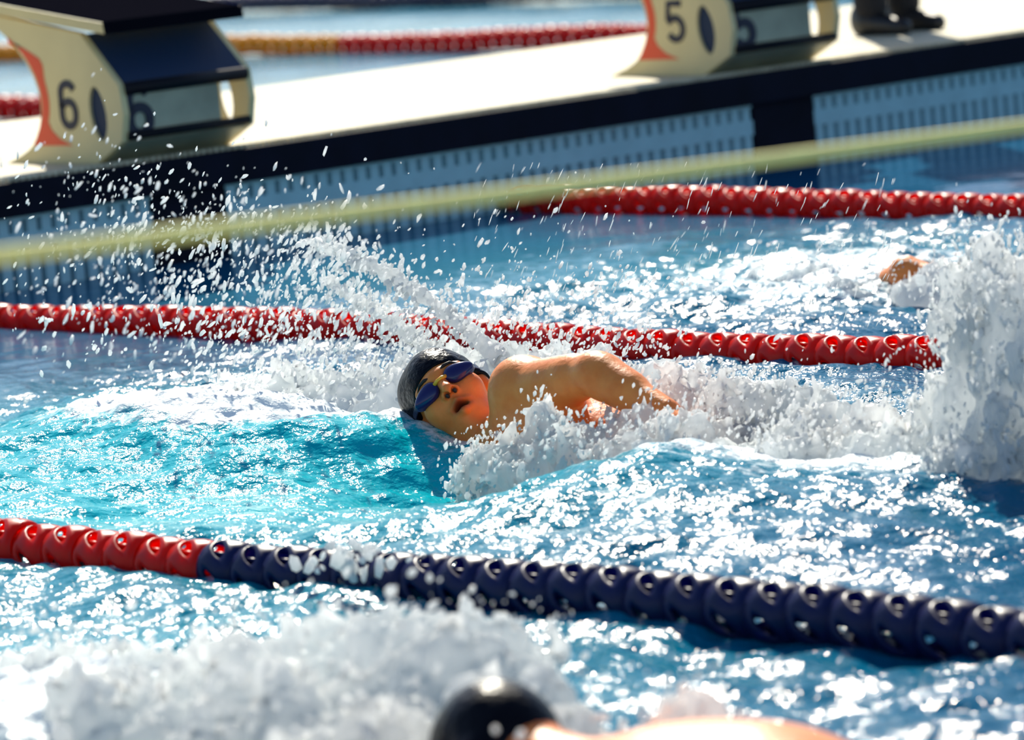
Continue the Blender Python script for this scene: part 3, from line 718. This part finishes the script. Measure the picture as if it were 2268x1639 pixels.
for s_ in (-1, 1):
    Fs = Field(np.arange(OX-.14, OX+.26, .008), np.arange(OY+s_*.085-.08, OY+s_*.085+.08, .008), np.arange(ZD-.02, ZD+.16, .008))
    Fs.ell((OX-.03, OY+s_*.085, ZD+.055), (.065, .043, .07), None, .02); Fs.cap((OX+.0, OY+s_*.085, ZD+.045), (OX+.16, OY+s_*.085, ZD+.026), .044, .03, .03)
    Fs.F = np.maximum(Fs.F, (ZD+.001-Fs.ax[2])[None, None, :])
    add('shoe', Fs.mesh('shoe'), off_, M['shoe'])

# ------------------------------------------------------------------ splashes
def foam_mass(name, label, ells, step, amp, freq, up=.6, cat='splash', seed=0., thin=.0, mt='foam'):
    lo = np.min([np.array(c)-np.array(r) for c, r in ells], 0)-amp*2; hi = np.max([np.array(c)+np.array(r) for c, r in ells], 0)+amp*2
    lo[2] = max(lo[2], -.12)
    F = Field(*[np.arange(lo[i], hi[i], step) for i in range(3)])
    for c, r in ells: F.ell(c, r, None, .03)
    F.F = np.minimum(F.F, .3)
    X, Y, Z = np.meshgrid(*F.ax, indexing='ij')
    n = fbm(X*freq*.8+seed, Y*freq*.8+seed*1.7, Z*freq*.8*up, 4, .8)
    n2 = np.abs(noise3(X*freq*3+9, Y*freq*3, Z*freq*2.2)-.5)*2+.8*np.abs(noise3(X*freq*6+2, Y*freq*6, Z*freq*4)-.5)*2-.4
    F.F = (F.F+amp*(6.5*(.505-n)+.4*n2)+thin*(n2-.5)).astype(np.float32)
    me = F.mesh(name); o = add(name, me, m=M[mt]); tag(o, label, cat, kind='stuff')
    co = np.empty(len(me.vertices)*3, np.float32); me.vertices.foreach_get('co', co)
    return co.reshape(-1, 3)
_t = (1+5**.5)/2
ICO_V = np.array([(-1, _t, 0), (1, _t, 0), (-1, -_t, 0), (1, -_t, 0), (0, -1, _t), (0, 1, _t), (0, -1, -_t), (0, 1, -_t), (_t, 0, -1), (_t, 0, 1), (-_t, 0, -1), (-_t, 0, 1)])/math.sqrt(1+_t*_t)
ICO_F = np.array([(0, 11, 5), (0, 5, 1), (0, 1, 7), (0, 7, 10), (0, 10, 11), (1, 5, 9), (5, 11, 4), (11, 10, 2), (10, 7, 6), (7, 1, 8), (3, 9, 4), (3, 4, 2), (3, 2, 6), (3, 6, 8), (3, 8, 9), (4, 9, 5), (2, 4, 11), (6, 2, 10), (8, 6, 7), (9, 8, 1)])
def drops(name, label, P, r, el, dirs, mt='foam', jit=.35):
    n = len(P); r = np.broadcast_to(r, n); el = np.broadcast_to(el, n)
    d = np.broadcast_to(dirs, (n, 3))+RNG.normal(0, jit, (n, 3)); d = d/np.linalg.norm(d, axis=1)[:, None]
    a = np.cross(d, RNG.normal(0, 1, (n, 3))); a = a/np.linalg.norm(a, axis=1)[:, None]; b = np.cross(d, a)
    w = 1+RNG.normal(0, .18, (n, 12))                                    # uneven blobs
    V = P[:, None, :]+r[:, None, None]*w[:, :, None]*(ICO_V[None, :, 0:1]*a[:, None, :]+ICO_V[None, :, 1:2]*b[:, None, :]+ICO_V[None, :, 2:3]*(d*el[:, None])[:, None, :])
    Fc = ICO_F[None]+12*np.arange(n)[:, None, None]
    return tag(add(name, npmesh(name, V.reshape(-1, 3), Fc.reshape(-1, 3)), m=M[mt]), label, 'spray', kind='stuff')
STREAK = unit(.42*CR+1.0*CU)
def pdrops(px, py, ymin, ymax):               # points seen at these pixels, spread over the lane's depth
    yy = RNG.uniform(ymin, ymax, len(px)); K = CF[None]+((px-W_/2)/F_PX)[:, None]*CR-((py-H_/2)/F_PX)[:, None]*CU
    return CAM+K*((yy-CAM[1])/K[:, 1])[:, None]
def gauss_px(n, cx, cy, sx, sy, rot=0):
    u, v = RNG.normal(0, sx, n), RNG.normal(0, sy, n); c, s = math.cos(rot), math.sin(rot); return cx+u*c-v*s, cy+u*s+v*c
def above(P, eps=.004): return P[P[:, 2] > height(P[:, 0], P[:, 1])-eps]
def around(co, n, sig, upb=.5):               # droplets thrown off a splash
    q = co[RNG.integers(0, len(co), n)].astype(float)+RNG.normal(0, 1, (n, 3))*sig; q[:, 2] += np.abs(RNG.normal(0, sig*upb, n)); return above(q)

# froth thrown up beside the head
c1 = foam_mass('head_splash', 'white froth breaking on the bow wave left of the capped head',
    [((3.50, -3.45, .03), (.22, .20, .06)), ((3.70, -3.30, .05), (.24, .18, .07)), ((3.30, -3.60, .02), (.16, .18, .045)), ((3.70, -3.55, .05), (.12, .10, .04)), ((3.95, -3.25, .05), (.25, .15, .06))], .009, .030, 14, seed=2.2)
# froth round the ribs and the forearm
c2 = foam_mass('body_splash', 'white water boiling round the swimmer\'s ribs and forearm',
    [((4.36, -3.88, -.015), (.07, .05, .045)), ((4.44, -3.93, -.03), (.09, .06, .05)), ((4.54, -3.93, -.01), (.13, .08, .07)), ((4.66, -3.90, .02), (.14, .09, .085)), ((4.82, -3.88, .03), (.14, .12, .075)), ((4.93, -3.84, .04), (.16, .12, .06)), ((4.90, -3.68, .09), (.13, .07, .06)), ((4.74, -3.66, .12), (.10, .05, .05)), ((5.12, -3.82, .03), (.18, .12, .05))], .0072, .030, 19, seed=5.1)
c2b = foam_mass('wake_crest', 'ragged white crest trailing from the forearm toward the kick splash',
    [((5.20, -3.72, .05), (.2, .08, .045)), ((5.40, -3.74, .05), (.2, .10, .05)), ((5.02, -3.62, .08), (.15, .06, .05))], .0085, .028, 17, seed=9.1)
# kick splash at the right edge
c3 = foam_mass('kick_splash', 'tall sheet of white water kicked up at the right edge',
    [((5.73, -3.74, .10), (.20, .13, .16)), ((5.70, -3.74, .26), (.15, .07, .16)), ((5.90, -3.75, .22), (.20, .13, .20)), ((6.05, -3.75, .12), (.20, .16, .18)), ((5.66, -3.74, .35), (.10, .04, .07)), ((5.88, -3.74, .37), (.12, .06, .06)), ((5.65, -3.82, .05), (.12, .06, .04)), ((5.85, -3.88, .05), (.20, .07, .05))], .0068, .040, 17, up=.5, seed=1.3)
# bow splash of the nearest swimmer
c4 = foam_mass('bow_splash', 'big blurred white splash in front of the nearest swimmer',
    [((6.32, -5.88, .04), (.30, .26, .09)), ((6.55, -5.92, .08), (.22, .2, .11)), ((6.05, -6.05, .03), (.35, .22, .07)), ((6.75, -6.05, .08), (.2, .16, .10)), ((6.50, -6.25, .06), (.35, .18, .09)), ((6.93, -6.08, .04), (.16, .10, .08)), ((6.94, -6.42, .05), (.12, .08, .06))], .0105, .036, 13, seed=7.7)
c4b = foam_mass('back_splash', 'white froth washing over the nearest swimmer\'s shoulder',
    [((7.00, -6.36, .11), (.06, .06, .06)), ((7.32, -6.12, .09), (.10, .10, .06)), ((7.46, -6.44, .07), (.10, .06, .04))], .010, .026, 16, seed=3.7)
c5 = foam_mass('arm_splash', 'thin splash round the next lane\'s swimmer behind the kick splash',
    [((2.80, -1.42, .0), (.14, .12, .03)), ((3.22, -1.62, .0), (.18, .07, .04)), ((3.5, -1.60, .02), (.2, .10, .05))], .010, .028, 15, seed=4.4)

# two jets flung off the hand ahead of the head
def jet(label, pts, y0, r0, n=60, seed=0):
    pp = [pix(x, y, 1, y0) for x, y in pts]; N = n; out = []; rad = []
    for i in range(N):
        t = i/(N-1)*(len(pp)-1); k = min(int(t), len(pp)-2); f = t-k; p = pp[k]*(1-f)+pp[k+1]*f
        u = i/(N-1); w = np.array([noise3(np.array(u*9+seed), np.array(j*3.3), np.array(.5)) for j in range(4)])
        out.append(p+(w[:3]-.5)*.02*(.4+u)); rad.append(r0*(1.05-.55*u)*(.55+.9*w[3]))
    me = tube(out, rad, 10)
    bm = bmesh.new(); bm.from_mesh(me); bmesh.ops.subdivide_edges(bm, edges=bm.edges[:], cuts=1, use_grid_fill=True)
    for v in bm.verts:
        c = v.co; q = float(noise3(np.array(c.x*70), np.array(c.y*70), np.array(c.z*70)))-.5; v.co = c+v.normal*q*r0*1.1
    bm.to_mesh(me); bm.free(); me.polygons.foreach_set('use_smooth', [True]*len(me.polygons))
    return tag(add('water_jet', me, m=M['foam']), label, 'water jet', 'water jets flung up beside the head', 'stuff'), np.array([list(o) for o in out])
j1, jp1 = jet('upper jet of white water arching left from the swimmer\'s shoulder', [(1112, 800), (1040, 735), (960, 670), (900, 630), (840, 592), (775, 565), (700, 540)], -3.35, .022, seed=1.)
j2, jp2 = jet('lower jet of white water above the swimmer\'s cap', [(985, 800), (920, 750), (860, 705), (790, 665), (730, 625)], -3.30, .020, seed=4.)

# spray of droplets
P = []
for n, a in ((900, (400, 570, 190, 110, .25)), (420, (640, 620, 130, 90, .3)), (220, (220, 700, 160, 90, .2)), (260, (560, 760, 170, 70, 0)), (110, (330, 440, 130, 60, .2)), (160, (690, 555, 70, 40, .5))):
    P.append(np.stack(gauss_px(n, *a), 1))
P = np.concatenate(P); P = above(pdrops(P[:, 0], P[:, 1], -4.1, -2.75)); n = len(P)
drops('droplet_spray', 'hundreds of bright droplets flying left of the swimmer\'s head', P, .0014+.0042*RNG.random(n)**3, 1.7+1.8*RNG.random(n), STREAK)
Pj = np.concatenate([jp1[RNG.integers(8, 60, 420)], jp2[RNG.integers(8, 60, 340)]]); n = len(Pj)
drops('jet_droplets', 'white droplets breaking away from the two jets', Pj+RNG.normal(0, .022, (n, 3)), .0022+.0045*RNG.random(n)**2, 1.2+1.0*RNG.random(n), STREAK)
px, py = RNG.uniform(1050, 1980, 330), RNG.uniform(360, 720, 330); P = above(pdrops(px, py, -4.0, -2.6)); n = len(P)
drops('fine_streaks', 'fine streaks of falling water in front of the bulkhead', P, .0005+.0006*RNG.random(n), 7+9*RNG.random(n), STREAK, jit=.12)
P = np.concatenate([around(c1, 2600, .05, 1.6), around(c1, 900, .11, 1.)]); n = len(P)
drops('head_droplets', 'dense droplets over the froth left of the capped head', P, .0012+.0038*RNG.random(n)**2, 1.2+1.6*RNG.random(n), STREAK)
P = np.concatenate([around(c2, 4200, .016, .9), around(c2b, 1100, .03, 1.2)]); n = len(P)
drops('body_droplets', 'droplets spattering off the water round the swimmer\'s arm', P, .0010+.0034*RNG.random(n)**2, 1.2+1.6*RNG.random(n), unit(CU+.3*CR))
P = np.concatenate([around(c3, 4500, .022, .6), around(c3, 1800, .05, .6)]); n = len(P)
drops('kick_droplets', 'droplets along the edge of the kick splash', P, .0012+.0032*RNG.random(n)**2, 1.4+2.4*RNG.random(n), CU)
P = np.concatenate([around(c4, 1900, .028, .6), around(c4b, 400, .03, 1.)]); n = len(P)
drops('bow_droplets', 'blurred droplets over the splash in the foreground', P, .0015+.0050*RNG.random(n)**2, 1.1+1.0*RNG.random(n), STREAK)
P = around(c5, 700, .04, 1.); n = len(P)
drops('arm_droplets', 'small droplets round the next lane\'s swimmer', P, .0010+.0025*RNG.random(n)**2, 1.5+1.5*RNG.random(n), STREAK)
px, py = gauss_px(46, 775, 1245, 42, 18); P = pdrops(px, py, -5.12, -5.06); n = len(P)
drops('rope_splash', 'blobs of water splashing over the blue part of the foreground rope', P, .004+.009*RNG.random(n)**2, 1+RNG.random(n), CU)
sq = [pix(x, y, 1, -3.7) for x, y in ((1790, 945), (1800, 920), (1796, 900), (1806, 880), (1810, 862), (1802, 845), (1800, 832))]
tag(add('water_squirt', tube(sq, [.014, .008, .006, .007, .007, .005, .002], 10), m=M['foam']), 'thin twisting squirt of water standing up behind the wake', 'water jet', kind='stuff')
